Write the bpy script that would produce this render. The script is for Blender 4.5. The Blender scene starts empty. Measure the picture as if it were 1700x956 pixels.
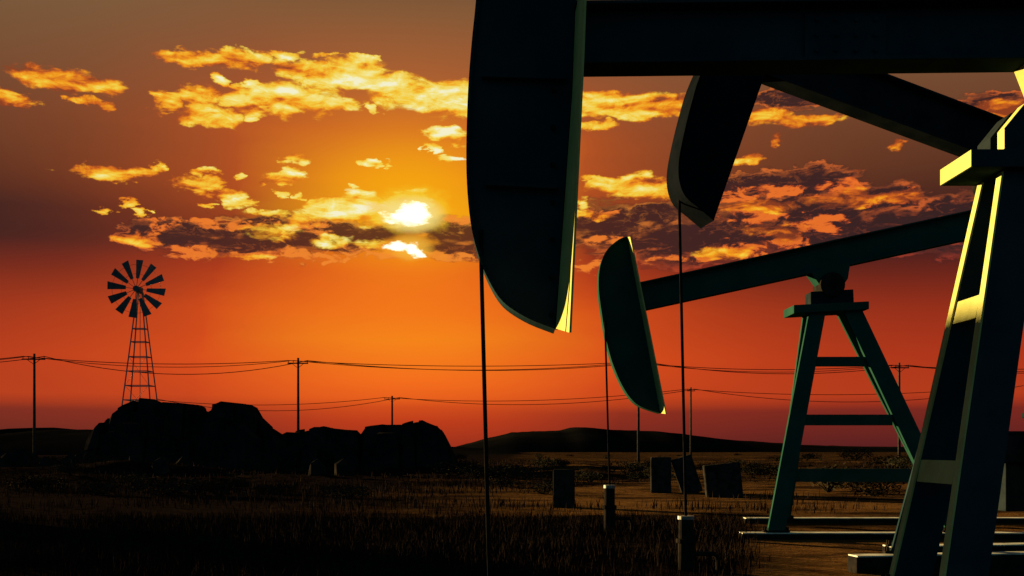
import bpy, bmesh, math, random
from mathutils import Vector, noise as mnoise

S = bpy.context.scene
COL = S.collection
rnd = random.Random(7)
R = math.radians

# ------------------------------------------------------------------ camera
F = 1800.0            # focal length in photo pixels (photo is 1700 wide)
CX, HY = 850.0, 745.0 # vertical axis and horizon in the photo
EYE = 1.7
cam = bpy.data.cameras.new('camera')
cam_o = bpy.data.objects.new('camera', cam); COL.objects.link(cam_o)
cam_o.location = (0, 0, EYE); cam_o.rotation_euler = (R(90), 0, 0)
cam.sensor_width = 36.0; cam.lens = 36.0 * F / 1700.0
cam.shift_y = (HY - 478.0) / 1700.0
cam.clip_start = 0.1; cam.clip_end = 9000
S.camera = cam_o

# ------------------------------------------------------------------ exposure
EXPO = 2.0
vs = S.view_settings
vs.view_transform = 'Standard'; vs.look = 'None'; vs.exposure = EXPO; vs.gamma = 1.0
vs.use_curve_mapping = False
GAIN = 2.0 ** EXPO

# ------------------------------------------------------------------ sun lamp
SUN_AZ, SUN_EL = -48.0, 7.0       # degrees from the view axis (left negative), above the horizon
sun = bpy.data.lights.new('sun', 'SUN'); sun.energy = 5.0; sun.angle = R(0.5); sun.color = (1.0, 0.75, 0.33)
sun_o = bpy.data.objects.new('sun', sun); COL.objects.link(sun_o)
L = Vector((math.sin(R(SUN_AZ)) * math.cos(R(SUN_EL)), math.cos(R(SUN_AZ)) * math.cos(R(SUN_EL)), math.sin(R(SUN_EL))))
sun_o.rotation_euler = (-L).to_track_quat('-Z', 'Y').to_euler()

# ------------------------------------------------------------------ sky (world)
W = bpy.data.worlds.new('World'); S.world = W; W.use_nodes = True
NT = W.node_tree; NT.nodes.clear()

class V:
    """thin wrapper: arithmetic on sockets makes Math nodes"""
    def __init__(s, sock): s.s = sock
    def __add__(a, b): return M('ADD', a, b)
    def __radd__(a, b): return M('ADD', b, a)
    def __sub__(a, b): return M('SUBTRACT', a, b)
    def __rsub__(a, b): return M('SUBTRACT', b, a)
    def __mul__(a, b): return M('MULTIPLY', a, b)
    def __rmul__(a, b): return M('MULTIPLY', b, a)
    def __truediv__(a, b): return M('DIVIDE', a, b)
    def __neg__(a): return M('MULTIPLY', a, -1.0)
TREE = [NT]
def link(a, b): TREE[0].links.new(a, b)
def put(inp, v):
    if isinstance(v, V): link(v.s, inp)
    else: inp.default_value = v
def M(op, a, b=0.0, c=0.0, clamp=False):
    n = TREE[0].nodes.new('ShaderNodeMath'); n.operation = op; n.use_clamp = clamp
    put(n.inputs[0], a); put(n.inputs[1], b); put(n.inputs[2], c)
    return V(n.outputs[0])
def smooth(x, lo, hi):
    n = TREE[0].nodes.new('ShaderNodeMapRange'); n.interpolation_type = 'SMOOTHSTEP'
    put(n.inputs[0], x); n.inputs[1].default_value = lo; n.inputs[2].default_value = hi
    n.inputs[3].default_value = 0; n.inputs[4].default_value = 1
    return V(n.outputs[0])
def vec(x, y, z=0.0):
    n = TREE[0].nodes.new('ShaderNodeCombineXYZ'); put(n.inputs[0], x); put(n.inputs[1], y); put(n.inputs[2], z)
    return V(n.outputs[0])
def VM(op, a, b=(0, 0, 0), c=(0, 0, 0), out=0):
    n = TREE[0].nodes.new('ShaderNodeVectorMath'); n.operation = op
    put(n.inputs[0], a); put(n.inputs[1], b)
    if op == 'MULTIPLY_ADD': put(n.inputs[2], c)
    return V(n.outputs['Value' if op in ('DOT_PRODUCT', 'LENGTH') else 0])
def noise2(p, scale, detail=6.0, rough=0.55, lac=2.0, dist=0.0, color=False):
    n = TREE[0].nodes.new('ShaderNodeTexNoise'); n.noise_dimensions = '3D'
    link(p.s, n.inputs['Vector']); n.inputs['Scale'].default_value = scale
    n.inputs['Detail'].default_value = detail; n.inputs['Roughness'].default_value = rough
    n.inputs['Lacunarity'].default_value = lac; n.inputs['Distortion'].default_value = dist
    return V(n.outputs['Color' if color else 0])
def lin(c):
    return tuple((x / 255 / 12.92) if x / 255 <= 0.04045 else ((x / 255 + 0.055) / 1.055) ** 2.4 for x in c)
def ramp(x, stops, interp='LINEAR'):
    n = TREE[0].nodes.new('ShaderNodeValToRGB'); n.color_ramp.interpolation = interp
    put(n.inputs[0], x)
    e = n.color_ramp.elements
    while len(e) < len(stops): e.new(0.5)
    for el, (p, c) in zip(e, stops):
        el.position = p; el.color = (*c, 1)
    return V(n.outputs[0])
def mix(f, a, b, mode='MIX', clampf=True):
    n = TREE[0].nodes.new('ShaderNodeMix'); n.data_type = 'RGBA'; n.blend_type = mode; n.clamp_factor = clampf
    put(n.inputs[0], f)
    for i, v in ((6, a), (7, b)):
        if isinstance(v, V): link(v.s, n.inputs[i])
        else: n.inputs[i].default_value = (*v, 1)
    return V(n.outputs[2])

def direction(px, py):
    """a sky direction in milliradians of azimuth and elevation"""
    u = math.atan((px - CX) / F)
    v = math.atan((HY - py) / F * math.cos(u))
    return u * 1000, v * 1000

geo = NT.nodes.new('ShaderNodeTexCoord')
sep = NT.nodes.new('ShaderNodeSeparateXYZ'); NT.links.new(geo.outputs['Generated'], sep.inputs[0])
dx, dy, dz = (V(o) for o in sep.outputs)
az = M('ARCTAN2', dx, dy) * 1000.0
el = M('ARCSINE', dz) * 1000.0
P = vec(az, el)

SU, SV = direction(682, 358)
# clear sky: one ramp of elevation through the sun's azimuth, one far from it
def vpos(py): return max(0.0, min(1.0, (direction(850, py)[1] + 20) / 480.0))
def sky_ramp(tab):
    st = sorted((vpos(y), lin(c)) for y, c in tab)
    return ramp((el + 20.0) / 480.0, st)
near = sky_ramp([(-60, (105, 82, 60)), (20, (138, 92, 56)), (130, (176, 98, 50)), (220, (220, 112, 34)), (300, (250, 152, 16)), (360, (255, 168, 14)),
                 (410, (245, 120, 20)), (455, (246, 108, 24)), (520, (252, 122, 24)), (565, (254, 136, 24)), (635, (252, 112, 28)),
                 (662, (240, 98, 28)), (676, (216, 78, 27)), (700, (196, 62, 27)), (745, (160, 48, 28))])
far = sky_ramp([(-60, (100, 80, 62)), (20, (126, 96, 64)), (150, (120, 80, 52)), (230, (112, 66, 42)), (300, (98, 54, 34)), (345, (82, 42, 30)),
                (376, (58, 32, 30)), (424, (56, 29, 29)), (470, (108, 36, 25)), (530, (152, 46, 25)), (600, (178, 54, 26)),
                (660, (184, 60, 28)), (672, (162, 50, 29)), (683, (124, 40, 32)), (745, (88, 32, 33))])
mid = sky_ramp([(-60, (103, 80, 60)), (20, (134, 92, 58)), (130, (158, 86, 48)), (230, (186, 86, 36)), (320, (186, 82, 32)), (375, (156, 64, 28)), (410, (150, 58, 27)),
                (450, (180, 60, 25)), (520, (214, 76, 24)), (600, (224, 80, 26)), (658, (210, 72, 28)), (674, (186, 64, 28)), (686, (150, 48, 31)), (745, (110, 38, 32))])
wob = noise2(VM('MULTIPLY', P, (0.006, 0.02, 0)), 1.0, 3.0)
d_az = (az - SU) + (wob - 0.5) * 60.0
low = 1.0 - smooth(el, direction(850, 560)[1], direction(850, 400)[1])
w_glow = M('EXPONENT', -(d_az * d_az) / M('MULTIPLY', 205.0 + low * 40.0, 205.0 + low * 40.0))
w_left = smooth(az, SU - 60, SU + 330)          # the right of the sky is duskier than the left
sky = mix(M('MULTIPLY', w_glow, 1.75, clamp=True), far, mid)
sky = mix(M('MULTIPLY_ADD', w_glow, 2.2, -1.2, clamp=True), sky, near)
# halo
hx, hy = (az - SU) * 0.8, (el - SV - 12.0)
hd2 = hx * hx + hy * hy
halo = M('EXPONENT', -hd2 / (54.0 * 54.0))
sky = mix(halo * 0.72, sky, lin((255, 176, 12)))

# clouds -------------------------------------------------------------
nc = noise2(VM('MULTIPLY', P, (0.030, 0.062, 0)), 1.0, 5.0, 0.6, color=True)
warp = VM('MULTIPLY_ADD', nc, (62.0, 24.0, 0), (-31.0, -12.0, 0))
PW = VM('ADD', P, warp)
def field(blobs):
    acc = None
    for b in blobs:
        px, py, rx, ry = b[:4]; s = b[4] if len(b) > 4 else 1.0
        u, v = direction(px, py)
        k = 1000.0 / F
        rx *= k * math.cos(u / 1000) ** 2; ry *= k
        q = VM('MULTIPLY_ADD', PW, (1 / rx, 1 / ry, 0), (-u / rx, -v / ry, 0))
        d = VM('DOT_PRODUCT', q, q)
        m = M('MULTIPLY_ADD', d, -s, s)
        acc = m if acc is None else M('MAXIMUM', acc, m)
    return M('MAXIMUM', acc, -1.5)
PN = VM('MULTIPLY', P, (0.05, 0.11, 0))
n1 = noise2(PN, 1.0, 8.0, 0.6, dist=0.6)
n3 = noise2(VM('MULTIPLY', P, (0.02, 0.07, 0)), 1.0, 4.0, 0.5, dist=0.5)
n1b = noise2(VM('ADD', PN, (0.10, -0.34, 0)), 1.0, 8.0, 0.6, dist=0.6)
n2 = noise2(VM('MULTIPLY', P, (0.022, 0.075, 0)), 1.0, 6.0, 0.6, dist=0.8)
n3b = noise2(VM('MULTIPLY_ADD', P, (0.02, 0.07, 0), (0.05, -0.42, 0)), 1.0, 4.0, 0.5, dist=0.5)
relief = (n1 - n1b)
broad = n3 - n3b
gx, gy = (az - SU - 5.0) / 235.0, (el - SV - 40) / 190.0
glow = M('EXPONENT', -(gx * gx + gy * gy))

bright = [
 (112, 133, 98, 17, .95), (25, 162, 36, 12, .9), (148, 172, 36, 8, .9),
 (330, 97, 88, 14), (400, 93, 50, 12), (468, 89, 34, 11), (598, 97, 26, 6), (545, 95, 16, 5, .7),
 (505, 112, 62, 15), (585, 120, 64, 22), (655, 140, 62, 24), (715, 160, 76, 28), (775, 168, 60, 26), (830, 175, 70, 22), (880, 172, 60, 20),
 (272, 166, 34, 15), (330, 160, 44, 15), (352, 190, 54, 17), (425, 165, 56, 19), (495, 163, 84, 24), (550, 174, 44, 15), (418, 190, 18, 8, .8),
 (366, 134, 18, 8), (425, 138, 16, 8), (395, 143, 24, 6, .7), (618, 176, 16, 8, .9), (640, 165, 16, 7, .8), (575, 130, 90, 22),
 (742, 221, 34, 14), (713, 246, 10, 11, .8), (740, 264, 20, 7, .7), (613, 269, 13, 6, .9), (636, 270, 9, 6, .7),
 (190, 288, 70, 14), (255, 281, 15, 12), (475, 289, 38, 12), (488, 264, 18, 7, .5), (340, 309, 50, 15), (345, 287, 24, 6, .8), (388, 331, 27, 13),
 (405, 295, 15, 6, .9), (474, 322, 9, 7, .8), (495, 322, 9, 7, .8), (450, 302, 10, 4, .5), (175, 347, 22, 4, .6), (217, 333, 11, 7, .6), (233, 351, 10, 8, .8), (345, 339, 10, 5, .6), (418, 350, 14, 6, .9), (440, 355, 40, 6, .6),
 (545, 346, 50, 24), (590, 345, 55, 27), (635, 352, 48, 24), (585, 310, 14, 4, .8), (678, 326, 36, 13), (655, 333, 24, 12), (520, 335, 20, 12), (710, 345, 20, 8, .9),
 (1000, 170, 70, 22), (1060, 175, 74, 20), (1110, 172, 60, 15, .9), (985, 206, 40, 9), (1045, 309, 74, 20), (1100, 312, 60, 16), (980, 297, 20, 6, .8),
 (1275, 195, 46, 15, .9), (1345, 202, 64, 13, .9), (1296, 231, 12, 10, .55), (1235, 268, 26, 9, .8), (1492, 238, 14, 6, .55), (1430, 285, 16, 4, .4),
 (1180, 180, 60, 14, .8), (1650, 186, 70, 12, .75), (975, 358, 30, 9, .8), (965, 340, 18, 12, .7), (455, 386, 52, 15, .5), (505, 368, 36, 12, .6), (236, 392, 26, 12, .2), (400, 427, 46, 5, .3), (1250, 345, 60, 10, .5), (1400, 330, 60, 14, .5), (1480, 325, 50, 10, .55), (1200, 420, 40, 14, .4), (1290, 385, 50, 14, .4), (620, 405, 52, 11, .6), (560, 404, 44, 8, .45),
]
dark = [
 (232, 388, 38, 24), (300, 392, 80, 28), (390, 392, 100, 32), (480, 392, 90, 34), (560, 394, 90, 26), (640, 394, 70, 24), (740, 396, 70, 34), (810, 396, 60, 36), (890, 392, 80, 40),
 (1000, 372, 70, 38), (1065, 392, 100, 44), (1150, 400, 90, 44), (1090, 350, 60, 18, .8),
 (1235, 310, 70, 20), (1330, 302, 110, 24), (1330, 345, 150, 26), (1250, 385, 110, 42), (1380, 385, 130, 42), (1450, 330, 88, 24), (1500, 380, 120, 36, .9),
 (1310, 165, 70, 16), (1640, 176, 90, 18, .8), (1580, 350, 70, 30, .8), (1640, 380, 120, 44, .9),
]
mb = field(bright); md = field(dark)
Db = mb * 0.8 + (n1 - 0.5) * 1.3 + (n3 - 0.5) * 1.2 - 0.02
Dd = md * 0.6 + (n2 - 0.5) * 1.3 + (n1 - 0.5) * 0.7
# dark bank: glowing rims round dusky cores, with torn glowing streaks inside
a_d = smooth(Dd, -0.16, 0.22)
rim = M('MULTIPLY', smooth(Dd, -0.04, 0.08), M('SUBTRACT', 1.0, smooth(Dd, 0.10, 0.34))) * (0.22 + smooth(n3b * 0.6 + n1 * 0.4, 0.42, 0.60) * 0.88)
fil = M('MULTIPLY', M('SUBTRACT', 1.0, smooth(M('ABSOLUTE', n1 - 0.5), 0.0, 0.045)), smooth(n2, 0.44, 0.58))
streak = M('MULTIPLY', smooth(relief * 0.5 + broad, 0.06, 0.26), smooth(n2, 0.42, 0.60)) * 0.75
fire = M('MAXIMUM', rim, M('MAXIMUM', streak, fil * 0.22), clamp=True)
gl2 = M('EXPONENT', -(gx * gx) * 1.4)
upper = smooth(el, direction(850, 455)[1], direction(850, 330)[1])
core = mix(gl2, lin((58, 34, 34)), lin((82, 38, 28)))
rimc = mix(gl2, mix(upper, lin((170, 62, 44)), lin((236, 112, 48))), mix(upper, lin((236, 100, 36)), lin((255, 186, 62))))
dcol = mix(fire * 0.92, core, rimc)
out = mix(a_d * 0.94, sky, dcol)
# torn, glowing red-orange fringe of the bank
ember = field([(236, 392, 40, 22), (270, 372, 40, 9), (330, 368, 60, 7), (330, 424, 60, 10), (415, 372, 50, 12), (420, 424, 66, 12), (500, 380, 60, 20), (520, 422, 66, 13), (610, 412, 60, 14), (640, 428, 60, 9), (750, 424, 50, 12), (770, 366, 40, 9),
 (985, 352, 40, 16), (1010, 402, 50, 12), (1215, 330, 60, 14), (1300, 318, 90, 10), (1390, 312, 60, 16), (1480, 324, 56, 14), (1260, 360, 80, 12), (1360, 375, 60, 14), (1220, 415, 50, 18), (1290, 400, 60, 14), (980, 442, 60, 12), (1150, 430, 70, 10)])
a_e = smooth(ember * 0.55 + (n1 - 0.5) * 2.4 + (n3 - 0.5) * 1.0 + relief * 0.8, 0.10, 0.55)
ecol = ramp(a_e, [(0.0, lin((120, 44, 36))), (0.45, lin((214, 82, 36))), (1.0, lin((246, 118, 42)))])
ecol = mix(gl2 * 0.38, ecol, lin((255, 176, 56)))
out = mix(a_e * 0.9, out, ecol)
# bright clouds
a_b = smooth(Db, -0.20, 0.36)
side = smooth(az, SU + 180, SU + 420)
t = M('ADD', Db * 0.42 + relief * 0.65 + broad * 1.3, glow * 0.46 + 0.06 - side * 0.10)
bcol = ramp(t, [(0.0, lin((150, 66, 32))), (0.18, lin((216, 104, 30))), (0.38, lin((252, 160, 28))), (0.60, lin((255, 212, 64))), (0.85, lin((255, 240, 140))), (1.0, lin((255, 252, 215)))])
out = mix(a_b * 0.96, out, bcol)
# the sun itself, cut in two by the bank
def blob(px, py, rx, ry, lo=0.0, hi=0.35, dst=PW):
    u, v = direction(px, py); k = 1000.0 / F
    q = VM('MULTIPLY_ADD', dst, (1 / (rx * k), 1 / (ry * k), 0), (-u / (rx * k), -v / (ry * k), 0))
    return smooth(1.0 - VM('DOT_PRODUCT', q, q), lo, hi)
out = mix(blob(683, 350, 84, 46, 0.0, 1.0) * 0.85, out, lin((255, 205, 40)))
out = mix(blob(681, 412, 60, 28, 0.0, 1.0) * 0.8, out, lin((255, 160, 24)))
out = mix(blob(684, 356, 62, 34, 0.0, 1.0, P) * 0.8, out, lin((255, 236, 150)))
out = mix(blob(682, 411, 44, 24, 0.0, 1.0, P) * 0.6, out, lin((255, 200, 70)))
disc = M('MAXIMUM', M('MAXIMUM', blob(678, 361, 33, 16, 0, .8), blob(686, 352, 22, 15, 0, .8)), M('MAXIMUM', blob(672, 410, 28, 11, 0, .8), blob(697, 414, 18, 15, 0, .8)))
out = mix(disc, out, (1.8, 1.6, 1.15))
# behind the viewer and overhead: dim blue dusk; nothing below the horizon
front = smooth(dy, -0.1, 0.75)
up = smooth(dz, 0.46, 0.75)
rear = lin((62, 116, 142))
out = mix(front, rear, out)
out = mix(up, out, lin((40, 56, 72)))
below = smooth(dz, -0.06, -0.01)
out = mix(below, lin((10, 5, 4)), out)
nish = NT.nodes.new('ShaderNodeTexSky'); nish.sky_type = 'NISHITA'; nish.sun_disc = False
nish.sun_elevation = R(SUN_EL); nish.sun_rotation = R(SUN_AZ)
BG = 0.1
tot = VM('SCALE', out); tot.s.node.inputs['Scale'].default_value = 0.92 / (GAIN * BG)
nsc = VM('SCALE', V(nish.outputs[0])); nsc.s.node.inputs['Scale'].default_value = 0.0015
bg = NT.nodes.new('ShaderNodeBackground'); bg.inputs['Strength'].default_value = BG
link(VM('ADD', tot, nsc).s, bg.inputs['Color'])
wo = NT.nodes.new('ShaderNodeOutputWorld'); NT.links.new(bg.outputs[0], wo.inputs['Surface'])
W.cycles.sampling_method = 'MANUAL'; W.cycles.sample_map_resolution = 512

# ------------------------------------------------------------------ materials
def material(name, c1, c2, scale=6.0, rough=(0.4, 0.7), metal=0.0, bump=0.1, bscale=40.0, spec=0.5, detail=6.0):
    m = bpy.data.materials.new(name); m.use_nodes = True
    nt = m.node_tree; TREE[0] = nt
    b = nt.nodes['Principled BSDF']
    tc = nt.nodes.new('ShaderNodeTexCoord'); p = V(tc.outputs['Object'])
    n = noise2(p, scale, detail, 0.6)
    f = smooth(n, 0.34, 0.66)
    link(mix(f, c1, c2).s, b.inputs['Base Color'])
    link((rough[0] + f * (rough[1] - rough[0])).s, b.inputs['Roughness'])
    b.inputs['Metallic'].default_value = metal
    b.inputs['Specular IOR Level'].default_value = spec
    if bump:
        bn = nt.nodes.new('ShaderNodeBump'); bn.inputs['Strength'].default_value = bump; bn.inputs['Distance'].default_value = 0.02
        link(noise2(p, bscale, 5.0, 0.65).s, bn.inputs['Height']); link(bn.outputs[0], b.inputs['Normal'])
    return m
M_PAINT = material('pump_paint', (0.011, 0.023, 0.026), (0.018, 0.032, 0.033), 1.7, (0.5, 0.7), bump=0.05, spec=0.0)
M_GREEN = material('green_pump_paint', (0.010, 0.040, 0.029), (0.017, 0.050, 0.036), 1.7, (0.5, 0.7), bump=0.05, spec=0.0)
M_SUNLIT = material('sunlit_yellow', (0.32, 0.29, 0.085), (0.42, 0.38, 0.12), 1.9, (0.6, 0.8), bump=0.05, spec=0.0)  # sunlight put into the colour of the pumps' lit faces
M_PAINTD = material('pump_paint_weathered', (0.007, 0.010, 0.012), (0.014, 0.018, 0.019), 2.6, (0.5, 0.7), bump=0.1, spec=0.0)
M_STEEL = material('dark_steel', (0.008, 0.007, 0.007), (0.018, 0.014, 0.011), 5.0, (0.5, 0.8), metal=0.0, bump=0.1, spec=0.0)
M_RAIL_LIT = material('sunlit_rail_tone', (0.34, 0.31, 0.22), (0.68, 0.62, 0.46), 3.0, (0.5, 0.7), bump=0.03, spec=0.1)  # brightness of sunlit rail tops put into the colour
M_BLACK = material('black_coating', (0.0030, 0.0040, 0.0055), (0.0050, 0.0060, 0.0075), 2.0, (0.6, 0.8), bump=0.05, spec=0.0)
M_ROD = material('oily_steel', (0.006, 0.006, 0.006), (0.012, 0.010, 0.009), 9.0, (0.5, 0.7), bump=0.0, spec=0.0)
M_CONC = material('weathered_concrete', (0.008, 0.007, 0.006), (0.024, 0.021, 0.018), 4.0, (0.8, 0.95), bump=0.3, spec=0.0)
M_WOOD = material('grey_timber', (0.03, 0.024, 0.018), (0.06, 0.048, 0.036), 3.0, (0.8, 0.95), bump=0.2, spec=0.0)
M_GALV = material('galvanised_steel', (0.10, 0.09, 0.08), (0.20, 0.18, 0.15), 4.0, (0.45, 0.7), metal=0.5, bump=0.05)
M_BLADE = material('dark_blade_steel', (0.03, 0.03, 0.03), (0.07, 0.06, 0.05), 3.0, (0.5, 0.8), bump=0.05)
M_WIRE = material('wire', (0.02, 0.015, 0.012), (0.04, 0.03, 0.02), 3.0, (0.6, 0.8), bump=0, spec=0.0)
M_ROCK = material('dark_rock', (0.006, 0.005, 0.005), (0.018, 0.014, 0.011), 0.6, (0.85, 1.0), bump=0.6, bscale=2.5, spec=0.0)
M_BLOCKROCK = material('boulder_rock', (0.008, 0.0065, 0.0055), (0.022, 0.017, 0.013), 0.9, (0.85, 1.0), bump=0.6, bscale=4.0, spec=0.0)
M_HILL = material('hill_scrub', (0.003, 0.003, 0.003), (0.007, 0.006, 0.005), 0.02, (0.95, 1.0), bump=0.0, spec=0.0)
M_GRASS = material('dry_grass', (0.006, 0.004, 0.0035), (0.020, 0.012, 0.008), 0.7, (0.9, 1.0), bump=0.0, spec=0.0)
M_TUFT = material('scrub_tuft', (0.008, 0.005, 0.004), (0.030, 0.018, 0.011), 0.3, (0.9, 1.0), bump=0.0, spec=0.0)
M_LEAF = material('shrub_leaf', (0.010, 0.009, 0.006), (0.030, 0.024, 0.013), 2.0, (0.8, 0.95), bump=0.0, spec=0.0)

def ground_material():
    m = bpy.data.materials.new('desert_ground'); m.use_nodes = True
    nt = m.node_tree; TREE[0] = nt
    b = nt.nodes['Principled BSDF']
    p = V(nt.nodes.new('ShaderNodeTexCoord').outputs['Object'])
    s = nt.nodes.new('ShaderNodeSeparateXYZ'); link(p.s, s.inputs[0])
    x, y = V(s.outputs[0]), V(s.outputs[1])
    big = noise2(VM('MULTIPLY', p, (0.055, 0.085, 0)), 1.0, 5.0, 0.6)
    mid = noise2(VM('MULTIPLY', p, (0.22, 0.45, 0)), 1.0, 6.0, 0.65)
    fine = noise2(p, 2.2, 8.0, 0.7)
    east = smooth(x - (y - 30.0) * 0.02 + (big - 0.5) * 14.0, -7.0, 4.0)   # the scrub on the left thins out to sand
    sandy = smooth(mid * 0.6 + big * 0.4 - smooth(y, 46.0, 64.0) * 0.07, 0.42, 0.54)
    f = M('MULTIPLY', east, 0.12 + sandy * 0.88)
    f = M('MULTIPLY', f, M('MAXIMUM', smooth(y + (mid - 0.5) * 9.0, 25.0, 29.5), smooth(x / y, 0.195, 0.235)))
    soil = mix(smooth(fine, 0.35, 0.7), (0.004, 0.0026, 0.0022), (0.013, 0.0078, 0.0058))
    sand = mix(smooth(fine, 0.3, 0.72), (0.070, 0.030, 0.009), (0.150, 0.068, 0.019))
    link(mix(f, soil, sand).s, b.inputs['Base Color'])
    b.inputs['Roughness'].default_value = 1.0; b.inputs['Specular IOR Level'].default_value = 0.0
    bn = nt.nodes.new('ShaderNodeBump'); bn.inputs['Strength'].default_value = 0.7; bn.inputs['Distance'].default_value = 0.12
    link((fine * 0.6 + mid * 0.8).s, bn.inputs['Height']); link(bn.outputs[0], b.inputs['Normal'])
    return m
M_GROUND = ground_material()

# ------------------------------------------------------------------ builders
def at(px, py, Y):
    """the point on the line of sight of a photo pixel at depth Y"""
    return Vector(((px - CX) / F * Y, Y, EYE + (HY - py) / F * Y))

class MB:
    def __init__(s): s.v = []; s.f = []; s.smooth = False
    def add(s, vs, fs):
        o = len(s.v); s.v += [tuple(v) for v in vs]; s.f += [tuple(i + o for i in f) for f in fs]; return s
    def prism(s, ring_a, ring_b):
        n = len(ring_a)
        return s.add(list(ring_a) + list(ring_b), [tuple(range(n))[::-1], tuple(range(n, 2 * n))] + [(i, (i + 1) % n, n + (i + 1) % n, n + i) for i in range(n)])
    def box(s, x0, x1, y0, y1, z0, z1):
        return s.prism([(x0, y0, z0), (x1, y0, z0), (x1, y0, z1), (x0, y0, z1)], [(x0, y1, z0), (x1, y1, z0), (x1, y1, z1), (x0, y1, z1)])
    def bar(s, p, q, a, b, up=(0, 0, 1)):
        """square bar from p to q, half sizes a (sideways) and b (upwards)"""
        p, q = Vector(p), Vector(q); d = (q - p).normalized(); u = Vector(up)
        if abs(d.dot(u)) > 0.98: u = Vector((0, 1, 0))
        sd = d.cross(u).normalized(); u = sd.cross(d).normalized()
        r = [sd * -a + u * -b, sd * a + u * -b, sd * a + u * b, sd * -a + u * b]
        return s.prism([p + k for k in r], [q + k for k in r])
    def tube(s, pts, rad, n=8):
        pts = [Vector(p) for p in pts]
        rads = rad if isinstance(rad, (list, tuple)) else [rad] * len(pts)
        rings = []
        for i, p in enumerate(pts):
            d = (pts[min(i + 1, len(pts) - 1)] - pts[max(i - 1, 0)]).normalized()
            u = Vector((0, 0, 1)) if abs(d.z) < 0.95 else Vector((1, 0, 0))
            a = d.cross(u).normalized(); b = a.cross(d)
            rings.append([p + (a * math.cos(2 * math.pi * k / n) + b * math.sin(2 * math.pi * k / n)) * rads[i] for k in range(n)])
        fs = [(i * n + k, i * n + (k + 1) % n, (i + 1) * n + (k + 1) % n, (i + 1) * n + k) for i in range(len(pts) - 1) for k in range(n)]
        fs += [tuple(range(n))[::-1], tuple((len(pts) - 1) * n + k for k in range(n))]
        return s.add([v for r in rings for v in r], fs)
    def build(s, name, mat, parent=None, base=(0, 0, 0), bevel=0.0, smooth=False):
        me = bpy.data.meshes.new(name); b = Vector(base)
        me.from_pydata([tuple(Vector(v) - b) for v in s.v], [], s.f)
        bm = bmesh.new(); bm.from_mesh(me); bmesh.ops.recalc_face_normals(bm, faces=bm.faces); bm.to_mesh(me); bm.free()
        me.materials.append(mat)
        o = bpy.data.objects.new(name, me); COL.objects.link(o)
        if parent is not None: o.parent = parent
        else: o.location = b
        if bevel:
            md_ = o.modifiers.new('edge', 'BEVEL'); md_.width = bevel; md_.segments = 2; md_.limit_method = 'ANGLE'
        if smooth:
            for p in me.polygons: p.use_smooth = True
        return o

def tag(o, label=None, cat=None, group=None, kind=None):
    if label: o['label'] = label
    if cat: o['category'] = cat
    if group: o['group'] = group
    if kind: o['kind'] = kind
    return o
def empty(name, loc, label, cat, group=None):
    o = bpy.data.objects.new(name, None); COL.objects.link(o); o.location = loc; o.empty_display_size = 0.3
    return tag(o, label, cat, group)

# ------------------------------------------------------------------ ground and hills
def fall(x, a, b):
    t = max(0.0, min(1.0, (x - a) / (b - a))); return t * t * (3 - 2 * t)
def gz(x, y):
    k = fall(y, 15, 60)
    h = (mnoise.noise(Vector((x * 0.06, y * 0.09, 3.1))) * 0.16 + mnoise.noise(Vector((x * 0.25, y * 0.3, 9.7))) * 0.06) * k
    h += (mnoise.noise(Vector((x * 0.13, y * 0.21, 5.5))) * 0.34 + abs(mnoise.noise(Vector((x * 0.45, y * 0.4, 1.7)))) * 0.36) * fall(y, 46, 62) * (1 - fall(y, 110, 180))
    # a low dirt bank on the left
    t = (y - (66 + 0.25 * (x + 20))) / 7.0
    h += 0.55 * math.exp(-t * t) * (1 - fall(x, -24, -13)) 
    return h
def graded(lo, hi, near, grow, start):
    v = [0.0]; st = start
    while v[-1] < hi: v.append(v[-1] + st); st *= grow if v[-1] > near else 1.0
    n = [0.0]; st = start
    while n[-1] > lo: n.append(n[-1] - st); st *= grow if -n[-1] > near else 1.0
    return sorted(set(n + v))
gx_ = graded(-3500, 3500, 40, 1.16, 1.0); gy_ = graded(-200, 4000, 90, 1.14, 1.0)
g = MB(); nx = len(gx_)
g.v = [(x, y, gz(x, y)) for y in gy_ for x in gx_]
g.f = [(j * nx + i, j * nx + i + 1, (j + 1) * nx + i + 1, (j + 1) * nx + i) for j in range(len(gy_) - 1) for i in range(nx - 1)]
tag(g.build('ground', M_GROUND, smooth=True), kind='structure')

def interp(tab, x):
    if x <= tab[0][0]: return tab[0][1]
    for (a, b), (c, d) in zip(tab, tab[1:]):
        if x <= c: return b + (d - b) * (x - a) / (c - a)
    return tab[-1][1]
def hills(name, Y, depth, prof, nx_, rough, seed):
    """a ridge: height along x from a profile, bell shaped from front to back"""
    m = MB(); ny = 14
    x0, x1 = prof[0][0], prof[-1][0]
    for j in range(ny):
        t = j / (ny - 1) * 2 - 1
        for i in range(nx_):
            px = x0 + (x1 - x0) * i / (nx_ - 1)
            y = Y + t * depth
            h = (HY - interp(prof, px)) / F * Y + EYE
            x = (px - CX) / F * Y
            h += rough * (mnoise.noise(Vector((x * 0.03, y * 0.03, seed))) + 0.5 * mnoise.noise(Vector((x * 0.11, y * 0.09, seed + 4))) + 0.3 * mnoise.noise(Vector((x * 0.4, y * 0.2, seed + 9))))
            m.v.append((x, y, max(0, h) * (1 - t * t) ** 0.8 - 0.3))
    m.f = [(j * nx_ + i, j * nx_ + i + 1, (j + 1) * nx_ + i + 1, (j + 1) * nx_ + i) for j in range(ny - 1) for i in range(nx_ - 1)]
    return tag(m.build(name, M_HILL, smooth=True), kind='structure')
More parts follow.
